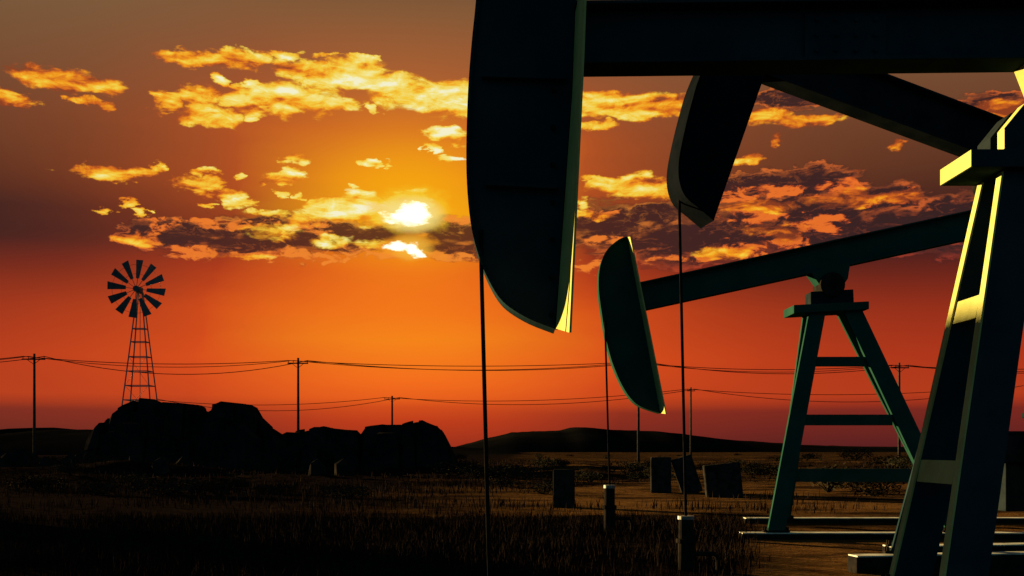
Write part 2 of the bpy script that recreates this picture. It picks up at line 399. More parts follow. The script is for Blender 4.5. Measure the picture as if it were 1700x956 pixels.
hills('hill', 700, 160, [(690, 750), (760, 741), (800, 729), (850, 717), (900, 715), (930, 714), (950, 708.5), (975, 709), (1010, 713), (1080, 715.5), (1130, 721), (1180, 728), (1240, 733), (1300, 738), (1400, 740), (1500, 742), (1700, 742), (1900, 741), (2100, 745)], 160, 0.6, 1.0)
hills('low_hill', 420, 120, [(-700, 735), (-400, 722), (-60, 716), (60, 716), (90, 712), (110, 708), (125, 713), (160, 712), (200, 714), (400, 722), (600, 728), (760, 742), (860, 750)], 150, 0.5, 5.0)

# ------------------------------------------------------------------ rock outcrops on the left
def outcrop(prof, Y, depth, label, seed):
    """angular blocks packed side by side; their tops follow the skyline of the outcrop"""
    r = random.Random(seed)
    x0, x1 = prof[0][0], prof[-1][0]
    base = at((x0 + x1) / 2, HY, Y); base.z = 0
    bm = bmesh.new()
    def pt(px, y, z): return Vector(((px - CX) / F * Y - base.x, y - Y, z))
    def block(xa, xb, yc, dp, scale, extra=0.0):
        vs_ = []
        n = max(3, int((xb - xa) / 9))
        for k in range(n + 1):
            px = xa + (xb - xa) * k / n
            z = max(0.2, ((HY - interp(prof, px)) / F * Y + EYE) * scale + extra)
            for sgn in (-1, 1):
                j_ = r.uniform(0.45, 0.8)
                vs_.append(pt(px + r.uniform(-1, 1), yc + sgn * dp * j_, z - (0.25 * r.random() if sgn < 0 else 0)))
        for k in range(5):
            px = xa + (xb - xa) * k / 4; o_ = 3 if k in (0, 4) else 0
            for sgn in (-1, 1): vs_.append(pt(px + o_ * (-1 if k == 0 else 1), yc + sgn * dp * r.uniform(.9, 1.15), -0.4))
        bv = [bm.verts.new(v) for v in vs_]
        bmesh.ops.convex_hull(bm, input=bv)
    x = x0
    while x < x1 - 6:                                   # the row that makes the skyline
        w = min(r.uniform(15, 36), x1 - x)
        if x1 - x - w < 10: w = x1 - x
        block(x, x + w, Y + r.uniform(-.6, .6), depth * r.uniform(.5, .8), r.uniform(.93, .98))
        x += w * 0.93
    x = x0 + 8
    while x < x1 - 14:                                  # broken, jagged crest
        w = r.uniform(7, 17)
        block(x, min(x + w, x1 - 4), Y + r.uniform(-1.4, .8), depth * r.uniform(.12, .3), r.uniform(.90, .985))
        x += w * r.uniform(.9, 1.9)
    for _ in range(int((x1 - x0) / 18)):                # lower blocks tumbled in front
        xa = r.uniform(x0 + 6, x1 - 30); w = r.uniform(14, 44)
        block(xa, min(xa + w, x1 - 4), Y - depth * r.uniform(.5, 1.15), r.uniform(.5, 1.3), r.uniform(.3, .78))
    loose = [v for v in bm.verts if not v.link_faces]
    bmesh.ops.delete(bm, geom=loose, context='VERTS')
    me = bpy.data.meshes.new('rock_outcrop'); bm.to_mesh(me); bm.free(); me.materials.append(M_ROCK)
    o = bpy.data.objects.new('rock_outcrop', me); COL.objects.link(o); o.location = base
    bv = o.modifiers.new('worn_edges', 'BEVEL'); bv.width = 0.05; bv.segments = 2; bv.limit_method = 'ANGLE'
    return tag(o, label, 'rock outcrop', 'dark rock outcrops below the windmill')
outcrop([(150, 775), (166, 722), (190, 694), (212, 669), (232, 666), (246, 655), (254, 664), (290, 665), (318, 667), (334, 678), (346, 694), (352, 775)], 92, 4.5, 'tallest dark rock outcrop with a slanted left flank, below the windmill', 1)
outcrop([(338, 775), (345, 690), (353, 667), (378, 664), (405, 666), (418, 667), (428, 688), (436, 700), (450, 708), (462, 718), (474, 730), (484, 775)], 93, 4.0, 'dark rock outcrop stepping down to the right, between windmill outcrop and utility pole', 2)
outcrop([(462, 775), (474, 716), (500, 712), (522, 708), (534, 704), (552, 708), (590, 710), (598, 724), (606, 745), (612, 775)], 94, 4.0, 'low flat-topped dark rock outcrop at the foot of the tall utility pole', 3)
outcrop([(594, 775), (602, 718), (612, 704), (640, 701), (664, 702), (684, 695), (702, 693), (714, 702), (728, 704), (738, 722), (748, 741), (760, 775)], 95, 4.5, 'rounded dark rock outcrop in front of the small far utility pole', 4)

def boulder(px, py, Y, w, h, label, seed, tilt=0.0):
    r = random.Random(seed); bm = bmesh.new()
    for _ in range(26):
        d = Vector((r.gauss(0, 1), r.gauss(0, 1), r.gauss(0, 1))).normalized()
        bm.verts.new((d.x * w / 2 * r.uniform(.8, 1.1), d.y * w / 2 * r.uniform(.7, 1), max(-0.25, d.z) * h * r.uniform(.75, 1.05)))
    bmesh.ops.convex_hull(bm, input=bm.verts)
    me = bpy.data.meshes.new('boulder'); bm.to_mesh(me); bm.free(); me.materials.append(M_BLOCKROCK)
    o = bpy.data.objects.new('boulder', me); COL.objects.link(o)
    p = at(px, py, Y); o.location = (p.x, Y, gz(p.x, Y)); o.rotation_euler = (0, tilt, r.uniform(0, 3))
    return tag(o, label, 'boulder', 'boulders at the foot of the outcrops')
rr_ = random.Random(5)
for k in range(16):
    y_ = rr_.uniform(70, 100); sz = rr_.uniform(.6, 1.5)
    boulder(rr_.uniform(-30, 165) if k < 11 else rr_.uniform(170, 760), 770, y_ if k < 11 else rr_.uniform(58, 84), sz * 1.4, sz, 'small dark boulder among the scattered rubble around the outcrops', 40 + k)['group'] = 'scattered rubble'
for k in range(9):
    sz = rr_.uniform(1.3, 2.3)
    boulder(rr_.uniform(-40, 190), 770, rr_.uniform(80, 108), sz * 1.7, sz, 'larger dark boulder among the low rocks banked at the far left below the leftmost pole', 70 + k)['group'] = 'low rocks at the far left'
boulder(18, 770, 84, 2.6, 1.5, 'pale-edged boulder left of the nearest-left utility pole', 1)
boulder(70, 770, 90, 1.6, 1.1, 'small boulder just right of the leftmost utility pole base', 2)
boulder(148, 770, 82, 2.2, 1.7, 'boulder with a lit edge left of the windmill outcrop', 3)
boulder(228, 770, 80, 1.6, 1.5, 'reddish boulder standing below the windmill', 4)
boulder(305, 775, 78, 2.4, 1.2, 'sloping boulder on the dirt bank right of the windmill', 5)

# ------------------------------------------------------------------ pumpjacks
class Frame:
    """a vertical working plane turned by theta; pixels are read on the plane offset w (metres, away from the viewer)"""
    def __init__(s, Y0, theta, px0):
        s.u = Vector((math.cos(theta), math.sin(theta), 0)); s.w = Vector((-math.sin(theta), math.cos(theta), 0))
        s.o = at(px0, HY, Y0); s.o.z = 0
    def pt(s, px, py, w=0.0):
        d = Vector(((px - CX) / F, 1.0, (HY - py) / F)); c = Vector((0, 0, EYE))
        o = s.o + s.w * w
        t = (o - c).dot(s.w) / d.dot(s.w)
        return c + d * t
    def plate(s, mb, poly, w0, w1, wref=None):
        """polygon read at plane wref (default w0), extruded from w0 to w1"""
        wr = w0 if wref is None else wref
        a = [s.pt(x, y, wr) for x, y in poly]
        return mb.prism([p + s.w * (w0 - wr) for p in a], [p + s.w * (w1 - wr) for p in a])
    def loc(s, u, w, z): return s.o + s.u * u + s.w * w + Vector((0, 0, z))

def strip(mb, fr, pts, w0, w1, t):
    """a bent plate along a polyline of pixels (read at w0), thickness t towards the inside"""
    a = [fr.pt(x, y, w0) for x, y in pts]
    for p, q in zip(a, a[1:]):
        d = (q - p).normalized(); n = d.cross(fr.w).normalized() * t
        e = d * 0.004
        r0 = [p - e, q + e, q + e + n, p - e + n]
        mb.prism(r0, [v + fr.w * (w1 - w0) for v in r0])
    return mb
def curve(pts, n=6):
    """Catmull-Rom through pixel points"""
    out = []
    for i in range(len(pts) - 1):
        p0, p1, p2, p3 = (Vector(pts[max(0, min(len(pts) - 1, i + k))]) for k in (-1, 0, 1, 2))
        for j in range(n):
            t = j / n
            q = 0.5 * (2 * p1 + (p2 - p0) * t + (2 * p0 - 5 * p1 + 4 * p2 - p3) * t * t + (3 * p1 - p0 - 3 * p2 + p3) * t ** 3)
            out.append((q.x, q.y))
    return out + [tuple(pts[-1])]

def i_beam(parent, base, p, q, up, W_, H, tf=0.03, tw=0.025, mat=None):
    """an I-beam from p to q (centre line); flanges are sub-parts"""
    p, q = Vector(p), Vector(q); d = (q - p).normalized(); sd = d.cross(up).normalized(); u = sd.cross(d).normalized()
    web = MB().bar(p, q, tw / 2, H / 2 - tf, up)
    for k in range(1, 9):                       # stiffener plates welded to the web
        c = p.lerp(q, k / 9.0)
        if k in (2, 5, 8): web.bar(c - u * (H / 2 - tf), c + u * (H / 2 - tf), 0.009, W_ * 0.44, sd.cross(Vector((0, 0, 1))) if False else d)
    web_o = web.build('walking_beam', mat or M_PAINT, parent, base, 0.004)
    MB().bar(p + u * (H / 2 - tf / 2), q + u * (H / 2 - tf / 2), W_ / 2, tf / 2, up).build('top_flange', mat or M_PAINT, web_o, base, 0.004)
    MB().bar(p - u * (H / 2 - tf / 2), q - u * (H / 2 - tf / 2), W_ / 2, tf / 2, up).build('bottom_flange', mat or M_PAINT, web_o, base, 0.004)
    return web_o
def leg(parent, base, p, q, hw, hd, mat=None, edge=False):
    """a leg of the post: wide plate web facing front, with flange edges on both sides. p top, q foot"""
    p, q = Vector(p), Vector(q)
    mb = MB()
    def sec(c): return [c + Vector((-hw, -hd, 0)), c + Vector((hw, -hd, 0)), c + Vector((hw, hd, 0)), c + Vector((-hw, hd, 0))]
    mb.prism(sec(p), sec(q))
    o = mb.build('leg', mat or M_PAINT, parent, base, 0.008)
    if edge:                                    # thin strip on the outer edge, coloured as the leg's sunlit side
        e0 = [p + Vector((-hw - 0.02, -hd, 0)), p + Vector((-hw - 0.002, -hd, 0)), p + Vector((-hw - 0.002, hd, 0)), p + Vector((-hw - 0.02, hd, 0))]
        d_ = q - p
        MB().prism(e0, [v + d_ for v in e0]).build('sunlit_edge', M_SUNLIT, o, base, 0.003)
    fp = MB().box(q.x - hw * 1.5, q.x + hw * 1.5, q.y - hd * 1.7, q.y + hd * 1.7, q.z - 0.0, q.z + 0.035)
    for sx in (-1, 1):
        for sy in (-1, 1):
            c = Vector((q.x + sx * hw * 1.28, q.y + sy * hd * 1.35, q.z + 0.035))
            fp.tube([c, c + Vector((0, 0, 0.06))], 0.02, 6)
    fp.build('foot_plate', M_STEEL, o, base, 0.004)
    return o
def drive(parent, base, fr, u0, uend, ztail, zlid, w_half, mat):
    """gear unit on its stand, cranks with counterweights and pitman arms up to the tail of the beam"""
    gb = MB()
    a = fr.loc
    def bx(mb, u_, v_, w_, x_, z_, y_):
        r0 = [a(u_, w_, z_), a(v_, w_, z_), a(v_, w_, y_), a(u_, w_, y_)]
        mb.prism(r0, [p + fr.w * (x_ - w_) for p in r0]); return mb
    bx(gb, u0 + 0.15, uend - 0.15, -w_half * 0.6, w_half * 0.6, 0.45, zlid - 0.62)
    bx(gb, u0, uend, -w_half, w_half, zlid - 0.62, zlid - 0.05)
    go = gb.build('gear_unit', mat, parent, base, 0.015)
    bx(MB(), u0 - 0.04, uend + 0.04, -w_half - 0.04, w_half + 0.04, zlid - 0.05, zlid).build('lid', mat, go, base, 0.01)
    uc = (u0 + uend) / 2; zc = zlid - 0.35
    for sgn in (-1, 1):
        w = sgn * (w_half + 0.16)
        ang = R(28)
        c = a(uc, w, zc); e = a(uc + 1.25 * math.cos(ang), w, zc - 1.25 * math.sin(ang) * 0.4)
        b_ = a(uc - 0.5, w, zc + 0.1)
        cr = MB().bar(b_, e, 0.05, 0.2).tube([c - fr.w * 0.1, c + fr.w * 0.1], 0.2, 16).build('crank', mat, parent, base, 0.01)
        cw = [a(uc + 0.45 + 0.75 * math.cos(t), w + sgn * 0.06, zc - 0.2 + 0.62 * math.sin(t)) for t in [k * math.pi / 8 for k in range(-7, 8)]]
        MB().prism(cw, [p + fr.w * sgn * 0.12 for p in cw]).build('counterweight', mat, cr, base, 0.01)
        pin = a(uc + 0.55, w + sgn * 0.24, zc - 0.1); top = a(uc + 0.25, w + sgn * 0.24, ztail)
        MB().bar(pin, top, 0.05, 0.06).tube([pin - fr.w * 0.1, pin + fr.w * 0.1], 0.12, 12).build('pitman_arm', mat, parent, base, 0.008)
    MB().bar(a(uc + 0.25, -w_half - 0.5, ztail), a(uc + 0.25, w_half + 0.5, ztail), 0.09, 0.09).build('equaliser_bar', mat, parent, base, 0.01)

# ---------- pumpjack A: the big one in front
fa = Frame(9.3, 0.0, 850)
A0 = Vector((4.6, 9.5, 0))
pa = empty('pumpjack', A0, 'largest pumpjack, its huge horsehead and level beam blocking the sky beside the sun', 'pumpjack', 'pumpjacks')
out_l = curve([(812, -250), (800, -130), (790, 0), (783, 70), (777, 150), (774, 250), (776, 320), (783, 380), (795, 425), (808, 458), (826, 490), (846, 510), (880, 530), (921, 546)], 4)
head_web = MB(); NEAR, WEB = -0.80, 0.02
fa.plate(head_web, out_l + [(950, 130), (955, 0), (962, -250)], WEB - 0.015, WEB + 0.015)
ho = head_web.build('horsehead', M_PAINT, pa, A0)
cp = strip(MB(), fa, out_l, WEB - 0.05, WEB + 0.33, 0.03)
cp.build('curved_plate', M_PAINT, ho, A0)
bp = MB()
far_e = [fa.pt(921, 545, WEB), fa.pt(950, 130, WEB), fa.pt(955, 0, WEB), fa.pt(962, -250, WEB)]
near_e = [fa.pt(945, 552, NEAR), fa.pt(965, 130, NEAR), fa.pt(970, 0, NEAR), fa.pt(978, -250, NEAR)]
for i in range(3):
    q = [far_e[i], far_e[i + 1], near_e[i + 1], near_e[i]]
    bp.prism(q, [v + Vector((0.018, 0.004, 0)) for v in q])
bp.build('back_plate', M_SUNLIT, ho, A0)  # sunlit yellow painted on the whole plate
rb = MB()                                       # welded rib along the back edge of the web
ra = [(921, 545), (950, 130), (955, 0)]
strip(rb, fa, ra, WEB - 0.06, WEB, -0.03)
rb.build('weld_rib', M_STEEL, ho, A0)
for k in range(7):
    c = fa.pt(936 - k * 0.6, 150 + k * 62, WEB - 0.02) + Vector((-0.09, 0, 0))
    MB().tube([c, c - Vector((0, 0.03, 0))], 0.022, 6).build('bolt', M_STEEL, ho, A0)
for q in ([(806, 300), (925, 306), (924, 313), (806, 307)], [(800, 120), (938, 124), (938, 131), (800, 127)]):
    fa.plate(MB(), q, WEB - 0.10, WEB - 0.016).build('stiffener', M_PAINT, ho, A0, 0.004)
# bridle and rod
hp = fa.pt(799, 440, 0.0)
MB().tube([hp + Vector((0, 0, 0.3)), hp, Vector((-0.205, 9.3, 1.0)), Vector((-0.19, 9.3, 0.5))], 0.018, 8).build('polished_rod', M_ROD, pa, A0, smooth=True)
slope = 0.011
bx0, bz0 = 0.53, 5.212
ib = i_beam(pa, A0, (bx0, 9.3, bz0), (8.4, 9.3, bz0 + slope * 7.8), Vector((0, 0, 1)), 0.36, 0.526)
# bolted splice in the web
sl = MB().box(2.5, 3.2, 9.262, 9.286, bz0 - 0.17, bz0 + 0.21)
for i_ in range(4):
    for k_ in range(3):
        c = Vector((2.6 + i_ * 0.167, 9.262, bz0 - 0.11 + k_ * 0.13)); sl.tube([c, c - Vector((0, .025, 0))], 0.018, 6)
sl.build('splice_plate', M_PAINT, ib, A0, 0.003)
# saddle: plate, pedestal blocks, bearing
sp = MB().box(3.875, 5.6, 9.13, 9.80, 4.075, 4.225)
spo = sp.build('saddle_plate', M_PAINT, pa, A0, 0.006)
MB().box(3.868, 3.8745, 9.135, 9.795, 4.08, 4.22).build('sunlit_end', M_SUNLIT, spo, A0)  # left end overlaid with its sunlit colour
def sloped(mb, xa, za, xb, zb, ya, yb):          # thin plate carrying the sunlit colour of a left-facing sloping side
    q = [(xa - .006, ya, za), (xb - .006, ya, zb), (xb - .006, yb, zb), (xa - .006, yb, za)]
    return mb.prism(q, [(x + .005, y, z) for x, y, z in q])
def wedge(xl, xr, yl, yh, z0, z1, cut):
    return MB().prism([(xl, yl, z0), (xr, yl, z0), (xr, yl, z1), (xl + cut, yl, z1), (xl, yl, z0 + (z1 - z0) * 0.45)], [(xl, yh, z0), (xr, yh, z0), (xr, yh, z1), (xl + cut, yh, z1), (xl, yh, z0 + (z1 - z0) * 0.45)])
bbo = wedge(4.17, 5.15, 9.17, 9.30, 4.23, 4.63, 0.18).build('bearing_block', M_PAINT, pa, A0, 0.006)
sloped(sloped(MB(), 4.17, 4.24, 4.17, 4.41, 9.17, 9.30), 4.17, 4.412, 4.345, 4.625, 9.17, 9.30).build('sunlit_end', M_SUNLIT, bbo, A0)  # overlay in the sunlit colour of the block's left side
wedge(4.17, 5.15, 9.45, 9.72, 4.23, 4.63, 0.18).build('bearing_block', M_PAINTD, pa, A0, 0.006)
MB().tube([(4.66, 9.02, 4.66), (4.66, 9.86, 4.66)], 0.15, 24).build('centre_bearing', M_STEEL, pa, A0, 0.01)
bko = MB().prism([(4.385, 9.14, 4.99), (5.02, 9.14, 4.99), (4.86, 9.14, 4.70), (4.50, 9.14, 4.70)], [(4.385, 9.46, 4.99), (5.02, 9.46, 4.99), (4.86, 9.46, 4.70), (4.50, 9.46, 4.70)]).build('beam_bracket', M_PAINT, pa, A0, 0.006)
sloped(MB(), 4.495, 4.705, 4.385, 4.985, 9.145, 9.455).build('sunlit_end', M_SUNLIT, bko, A0)  # bracket's left slope overlaid in sunlit yellow
# legs: two on the left in view, two on the right
def lx(z): return 3.52 + (z - 0.45) * 0.187      # left edge of the left legs
def yn(z): return 8.86 + (z - 0.45) * 0.105
def yf(z): return 10.02 - (z - 0.45) * 0.108
hw, hd = 0.175, 0.052
for ys, yb in ((yn, 0.0), (yf, 0.0)):
    leg(pa, A0, (lx(4.07) + hw, ys(4.07) + hd, 4.07), (lx(0.45) + hw, ys(0.45) + hd, 0.45), hw, hd, edge=True)
    leg(pa, A0, (5.05, ys(4.07) + hd, 4.07), (6.75, ys(0.45) + hd, 0.45), hw, hd)
def rung(z, hh):
    x = lx(z); k = 0.187
    r0 = [(lx(z - hh) , yn(z) + 0.15, z - hh), (lx(z - hh) + 0.05, yn(z) + 0.15, z - hh), (lx(z + hh) + 0.05, yn(z) + 0.15, z + hh), (lx(z + hh), yn(z) + 0.15, z + hh)]
    r1 = [(a_, yf(z) + 0.002, c_) for a_, b_, c_ in r0]
    MB().prism(r0, r1).build('cross_brace', M_SUNLIT, pa, A0, 0.004)  # brace coloured as its sunlit left face
rung(2.92, 0.10); rung(1.50, 0.10)
for z in (1.2, 2.4):
    MB().bar((lx(z) + 0.3, 8.93 + (z - .45) * .105, z), (6.6 - (z - 0.45) * 0.47, 8.93 + (z - .45) * .105, z), 0.04, 0.07).build('cross_brace', M_PAINT, pa, A0, 0.004) if False else None
for y in (8.93, 10.1):
    MB().box(2.9, 12.0, y - 0.13, y + 0.17, 0.05, 0.45).build('skid_rail', M_PAINTD, pa, A0, 0.012)
drive(pa, A0, Frame(10.15, 0.0, 850), 5.02, 6.9, 5.15, 2.05, 0.42, M_PAINTD)
MB().box(5.02, 9.0, 9.5, 9.56, 2.20, 2.34).build('guard_rail', M_PAINTD, pa, A0, 0.006)

# ---------- pumpjack B: the middle one, head tipped down behind A's beam
tb = R(9)
fb = Frame(15.3, tb, 1200)
B0 = fb.pt(1690, HY, 0.0); B0.z = 0
pb = empty('pumpjack', B0, 'second pumpjack with its pointed horsehead tipped down behind the largest one\'s beam', 'pumpjack', 'pumpjacks')
inner = curve([(1215, 20), (1190, 70), (1163, 130), (1148, 180), (1136, 230), (1129, 270), (1130, 300), (1140, 325), (1162, 344), (1186, 364)], 4)
hb = MB(); fb.plate(hb, inner + [(1268, 130), (1312, 12)], -0.26, 0.24)
hbo = hb.build('horsehead', M_BLACK, pb, B0, 0.01)
# the curved plate stands proud of the side plates
cb = strip(MB(), fb, inner, -0.275, 0.27, -0.02)
cb.build('curved_plate', M_BLACK, hbo, B0)
pB = [fb.pt(1122 + 6, 352, 0.0), fb.pt(1139, 878, 0.0)]
MB().tube([pB[0] + Vector((0, 0, 0.2)), pB[0], pB[1], pB[1] - Vector((0, 0, 0.1))], 0.021, 8).build('polished_rod', M_ROD, pb, B0, smooth=True)
b1 = (fb.pt(1275, 96, 0.0)); b2 = fb.pt(1640, 232, 0.0)
dB = (b2 - b1).normalized()
i_beam(pb, B0, b1 - dB * 0.1, b1 + dB * 7.4, Vector((0, 0, 1)), 0.36, 0.62, mat=M_PAINTD)
pivot = b1 + dB * 3.75 - Vector((0, 0, 0.55))
# post of B
pzz = pivot.z - 0.25
def bl(u, w, z): return fb.loc(u, w, z)
up_ = (pivot - fb.o).dot(fb.u)
for w in (-0.25, 0.25):
    wt = w * 0.8; wb_ = w * 2.0
    tp = fb.pt(1628, 355, wt); ft = fb.pt(1476, 925, wb_); dd = (ft - tp) / (tp.z - ft.z)
    ft = tp + dd * (tp.z - 0.24); tp = tp - dd * (pzz - tp.z); tp.x += 0.17; ft.x += 0.17
    leg(pb, B0, tp, ft, 0.17, 0.03)
    tp = bl(up_ + 0.30, wt, pzz); ft = bl(up_ + 1.9, wb_, 0.24)
    leg(pb, B0, tp, ft, 0.17, 0.03)
MB().bar(bl(up_ - 0.2, 0, pzz + 0.06), bl(up_ + 0.6, 0, pzz + 0.06), 0.32, 0.06).build('saddle_plate', M_PAINT, pb, B0, 0.008)
MB().tube([bl(up_, -0.4, pivot.z), bl(up_, 0.4, pivot.z)], 0.2, 20).build('centre_bearing', M_STEEL, pb, B0, 0.01)
MB().bar(bl(up_, 0, pivot.z + 0.05), bl(up_, 0, pivot.z + 0.4), 0.2, 0.25).build('beam_bracket', M_PAINT, pb, B0, 0.008)
u_l = (fb.pt(1409, 917, -0.55) - fb.o).dot(fb.u)
for w in (-0.65, 0.65):
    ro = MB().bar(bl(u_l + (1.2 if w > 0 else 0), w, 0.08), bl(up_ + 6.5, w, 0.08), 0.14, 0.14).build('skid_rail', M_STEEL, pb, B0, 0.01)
    MB().bar(bl(u_l + (1.2 if w > 0 else 0) + .01, w, 0.231), bl(up_ + 6.5, w, 0.231), 0.135, 0.009).build('sunlit_rail_top', M_RAIL_LIT, ro, B0)  # thin cap coloured as the rail's sunlit top
drive(pb, B0, fb, up_ + 2.3, up_ + 4.1, (b1 + dB * 7.0).z - 0.3, 2.05, 0.42, M_PAINTD)

# ---------- pumpjack C: the small far one, whole post in view
YC = 21.9
fc = Frame(YC, 0.0, 850)
C0 = at(1385, HY, YC); C0.z = 0
pc = empty('pumpjack', C0, 'smallest, farthest pumpjack with its green beam rising over an open ladder-like post', 'pumpjack', 'pumpjacks')
oc = curve([(1043, 392), (1028, 397), (1011, 411), (1001, 427), (995, 450), (994, 480), (999, 520), (1006, 562), (1016, 600), (1030, 634), (1046, 660), (1064, 675), (1096, 686)], 5)
WC, NC = 0.10, -0.45
hc = MB(); fc.plate(hc, oc + [(1099, 686), (1044, 392)], WC - 0.02, WC + 0.02)
hco = hc.build('horsehead', M_GREEN, pc, C0)
strip(MB(), fc, oc, WC - 0.08, WC + 0.3, 0.04).build('curved_plate', M_GREEN, hco, C0)
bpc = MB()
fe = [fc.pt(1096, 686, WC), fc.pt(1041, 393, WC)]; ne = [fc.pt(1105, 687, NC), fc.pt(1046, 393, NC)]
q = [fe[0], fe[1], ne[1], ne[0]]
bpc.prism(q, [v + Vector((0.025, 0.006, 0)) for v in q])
bpc.build('back_plate', M_SUNLIT, hco, C0)  # lit strip of the head painted in sunlit yellow
rc = fc.pt(1005, 556, 0)
MB().tube([rc + Vector((0, 0, 0.3)), rc, fc.pt(1012, 806, 0), fc.pt(1012, 812, 0)], 0.02, 8).build('polished_rod', M_ROD, pc, C0, smooth=True)
c1 = fc.pt(1064, 493, 0); c2 = fc.pt(1610, 374, 0); dC = (c2 - c1).normalized()
i_beam(pc, C0, c1 - dC * 0.02, c1 + dC * 8.3, Vector((0, 0, 1)), 0.34, 0.56, mat=M_GREEN)
fc.plate(MB(), [(1346, 452), (1412, 436), (1408, 462), (1400, 474), (1362, 474)], -0.19, 0.19).build('beam_bracket', M_GREEN, pc, C0, 0.01)
bc = fc.pt(1381, 473, -0.2)
MB().tube([bc + Vector((0, -0.08, 0)), bc + Vector((0, 0.5, 0))], 0.25, 24).build('centre_bearing', M_STEEL, pc, C0, 0.02)
fc.plate(MB(), [(1346, 484), (1417, 480), (1418, 505), (1346, 505)], -0.22, 0.22).build('bearing_block', M_PAINTD, pc, C0, 0.015)
fc.plate(MB(), [(1318, 506), (1443, 500), (1443, 513), (1318, 520)], -0.40, 0.40).build('saddle_plate', M_GREEN, pc, C0, 0.01)
for w, wb_ in ((-0.22, -0.55), (0.22, 0.62)):
    a = fc.pt(1352, 515, 0); b = fc.pt(1288, 879, 0)
    yb_ = 20.45 if w < 0 else 24.0; q_ = at(1288, 882, yb_)
    leg(pc, C0, (a.x, YC + w, a.z), (q_.x + (0 if w < 0 else 0.15), yb_, 0.13), 0.165, 0.05, mat=M_GREEN)
    a = fc.pt(1408, 515, 0); b = fc.pt(1524, 745, 0); k = (b.x - a.x) / (b.z - a.z)
    leg(pc, C0, (a.x, YC + w, a.z), (at(1588 if w < 0 else 1578, 882, yb_).x, yb_, 0.13), 0.19, 0.05, mat=M_GREEN)
def brace(x0, x1, y0, y1, w):
    fc.plate(MB(), [(x0, y0), (x1, y0), (x1, y1), (x0, y1)], w, w + 0.08).build('cross_brace', M_GREEN, pc, C0, 0.006)
brace(1345, 1440, 592, 608, -0.50); brace(1328, 1482, 688, 706, -0.85); brace(1312, 1512, 778, 800, -1.18)
for px_, y_, zt in ((1232, 20.3, 0.125), (1238, 24.6, 0.13)):
    MB().box(at(px_, HY, y_).x, 15.5, y_, y_ + 0.32, -0.06, zt - 0.02).build('skid_rail', M_STEEL, pc, C0, 0.01)
    MB().box(at(px_, HY, y_).x + .01, 15.5, y_ + .005, y_ + 0.315, zt - 0.019, zt).build('sunlit_rail_top', M_RAIL_LIT, [o for o in pc.children if o.name.startswith('skid_rail')][-1], C0)  # pale cap stands in for sun on the rail top
drive(pc, C0, fc, C0.x + 3.2, C0.x + 5.0, (c1 + dC * 7.8).z - 0.3, 2.05, 0.42, M_PAINTD)

# ------------------------------------------------------------------ wellheads
def wellhead(x, Y, r, h, label):
    o = empty('wellhead', (x, Y, 0), label, 'wellhead', 'wellheads under the pumpjack rods')
    MB().tube([(x, Y, 0), (x, Y, h * 0.55)], r, 16).tube([(x, Y, h * 0.5), (x, Y, h * 0.58)], r * 1.25, 16).build('casing', M_STEEL, o, (x, Y, 0), 0.01)
    MB().tube([(x, Y, h * 0.58), (x, Y, h * 0.93)], r * 0.92, 16).build('stuffing_box', M_STEEL, o, (x, Y, 0), 0.008)
    MB().tube([(x, Y, h * 0.93), (x, Y, h)], r * 1.02, 16).build('cap', M_GALV, o, (x, Y, 0), 0.006)
    MB().tube([(x + r * 0.8, Y, h * 0.3), (x + r * 3.4, Y, h * 0.3), (x + r * 3.9, Y, h * 0.2), (x + r * 3.9, Y, 0.0)], r * 0.3, 10).build('flow_pipe', M_STEEL, o, (x, Y, 0))
    return o
wellhead(-0.19, 9.3, 0.13, 0.52, 'wellhead with a side pipe under the largest horsehead\'s rod')
wellhead(pB[1].x, pB[1].y, 0.115, 0.76, 'dark wellhead pipe with bright cap under the tipped horsehead\'s rod, in the grass')
wc = fc.pt(1012, 806, 0)
wellhead(wc.x, wc.y, 0.115, 0.97, 'thin dark wellhead post under the smallest pumpjack\'s rod')

# ------------------------------------------------------------------ unseen cylinder added past the left edge to shade the big pumpjack's legs
TX, TY, TR, TH = -19.0, 30.0, 1.35, 5.95
tk = empty('shade_caster', (TX, TY, 0), 'upright cylinder added beyond the left edge of the view to shade the nearest legs', 'shade caster')
MB().tube([(TX, TY, 0), (TX, TY, TH), (TX, TY, TH + 0.4), (TX, TY, TH + 0.7)], [TR, TR, TR * .85, TR * .3], 40).build('shell', M_PAINTD, tk, (TX, TY, 0))
for z in (1.6, 3.2, 4.8):
    MB().tube([(TX, TY, z - 0.05), (TX, TY, z + 0.05)], TR + 0.05, 40).build('hoop', M_PAINTD, tk, (TX, TY, 0))

# ------------------------------------------------------------------ concrete blocks
def block(px, py, w, d, h, tilt, rz, label, lean=0.0):
    Y = EYE * F / (py - HY); p = at(px, py, Y)
    bm = bmesh.new(); bmesh.ops.create_cube(bm, size=1)
    for v in bm.verts: v.co = Vector((v.co.x * w, v.co.y * d, (v.co.z + 0.5) * h))
    bmesh.ops.bevel(bm, geom=bm.edges[:], offset=0.03, segments=1, affect='EDGES')
    bmesh.ops.subdivide_edges(bm, edges=[e for e in bm.edges if e.calc_length() > 0.3], cuts=5, use_grid_fill=True)
    r = random.Random(int(px))
    for v in bm.verts:
        n = mnoise.noise(v.co * 3.1 + Vector((px, 0, 0))); v.co += v.co.normalized() * 0.025 * n
    me = bpy.data.meshes.new('concrete_block'); bm.to_mesh(me); bm.free(); me.materials.append(M_CONC)
    o = bpy.data.objects.new('concrete_block', me); COL.objects.link(o)
    o.location = (p.x, Y, gz(p.x, Y) - 0.05); o.rotation_euler = (lean, tilt, rz)
    return tag(o, label, 'concrete block', 'old concrete blocks on the sand')
block(936, 842, 0.60, 0.5, 1.15, 0.0, R(-8), 'upright concrete block standing alone, left of the three others')
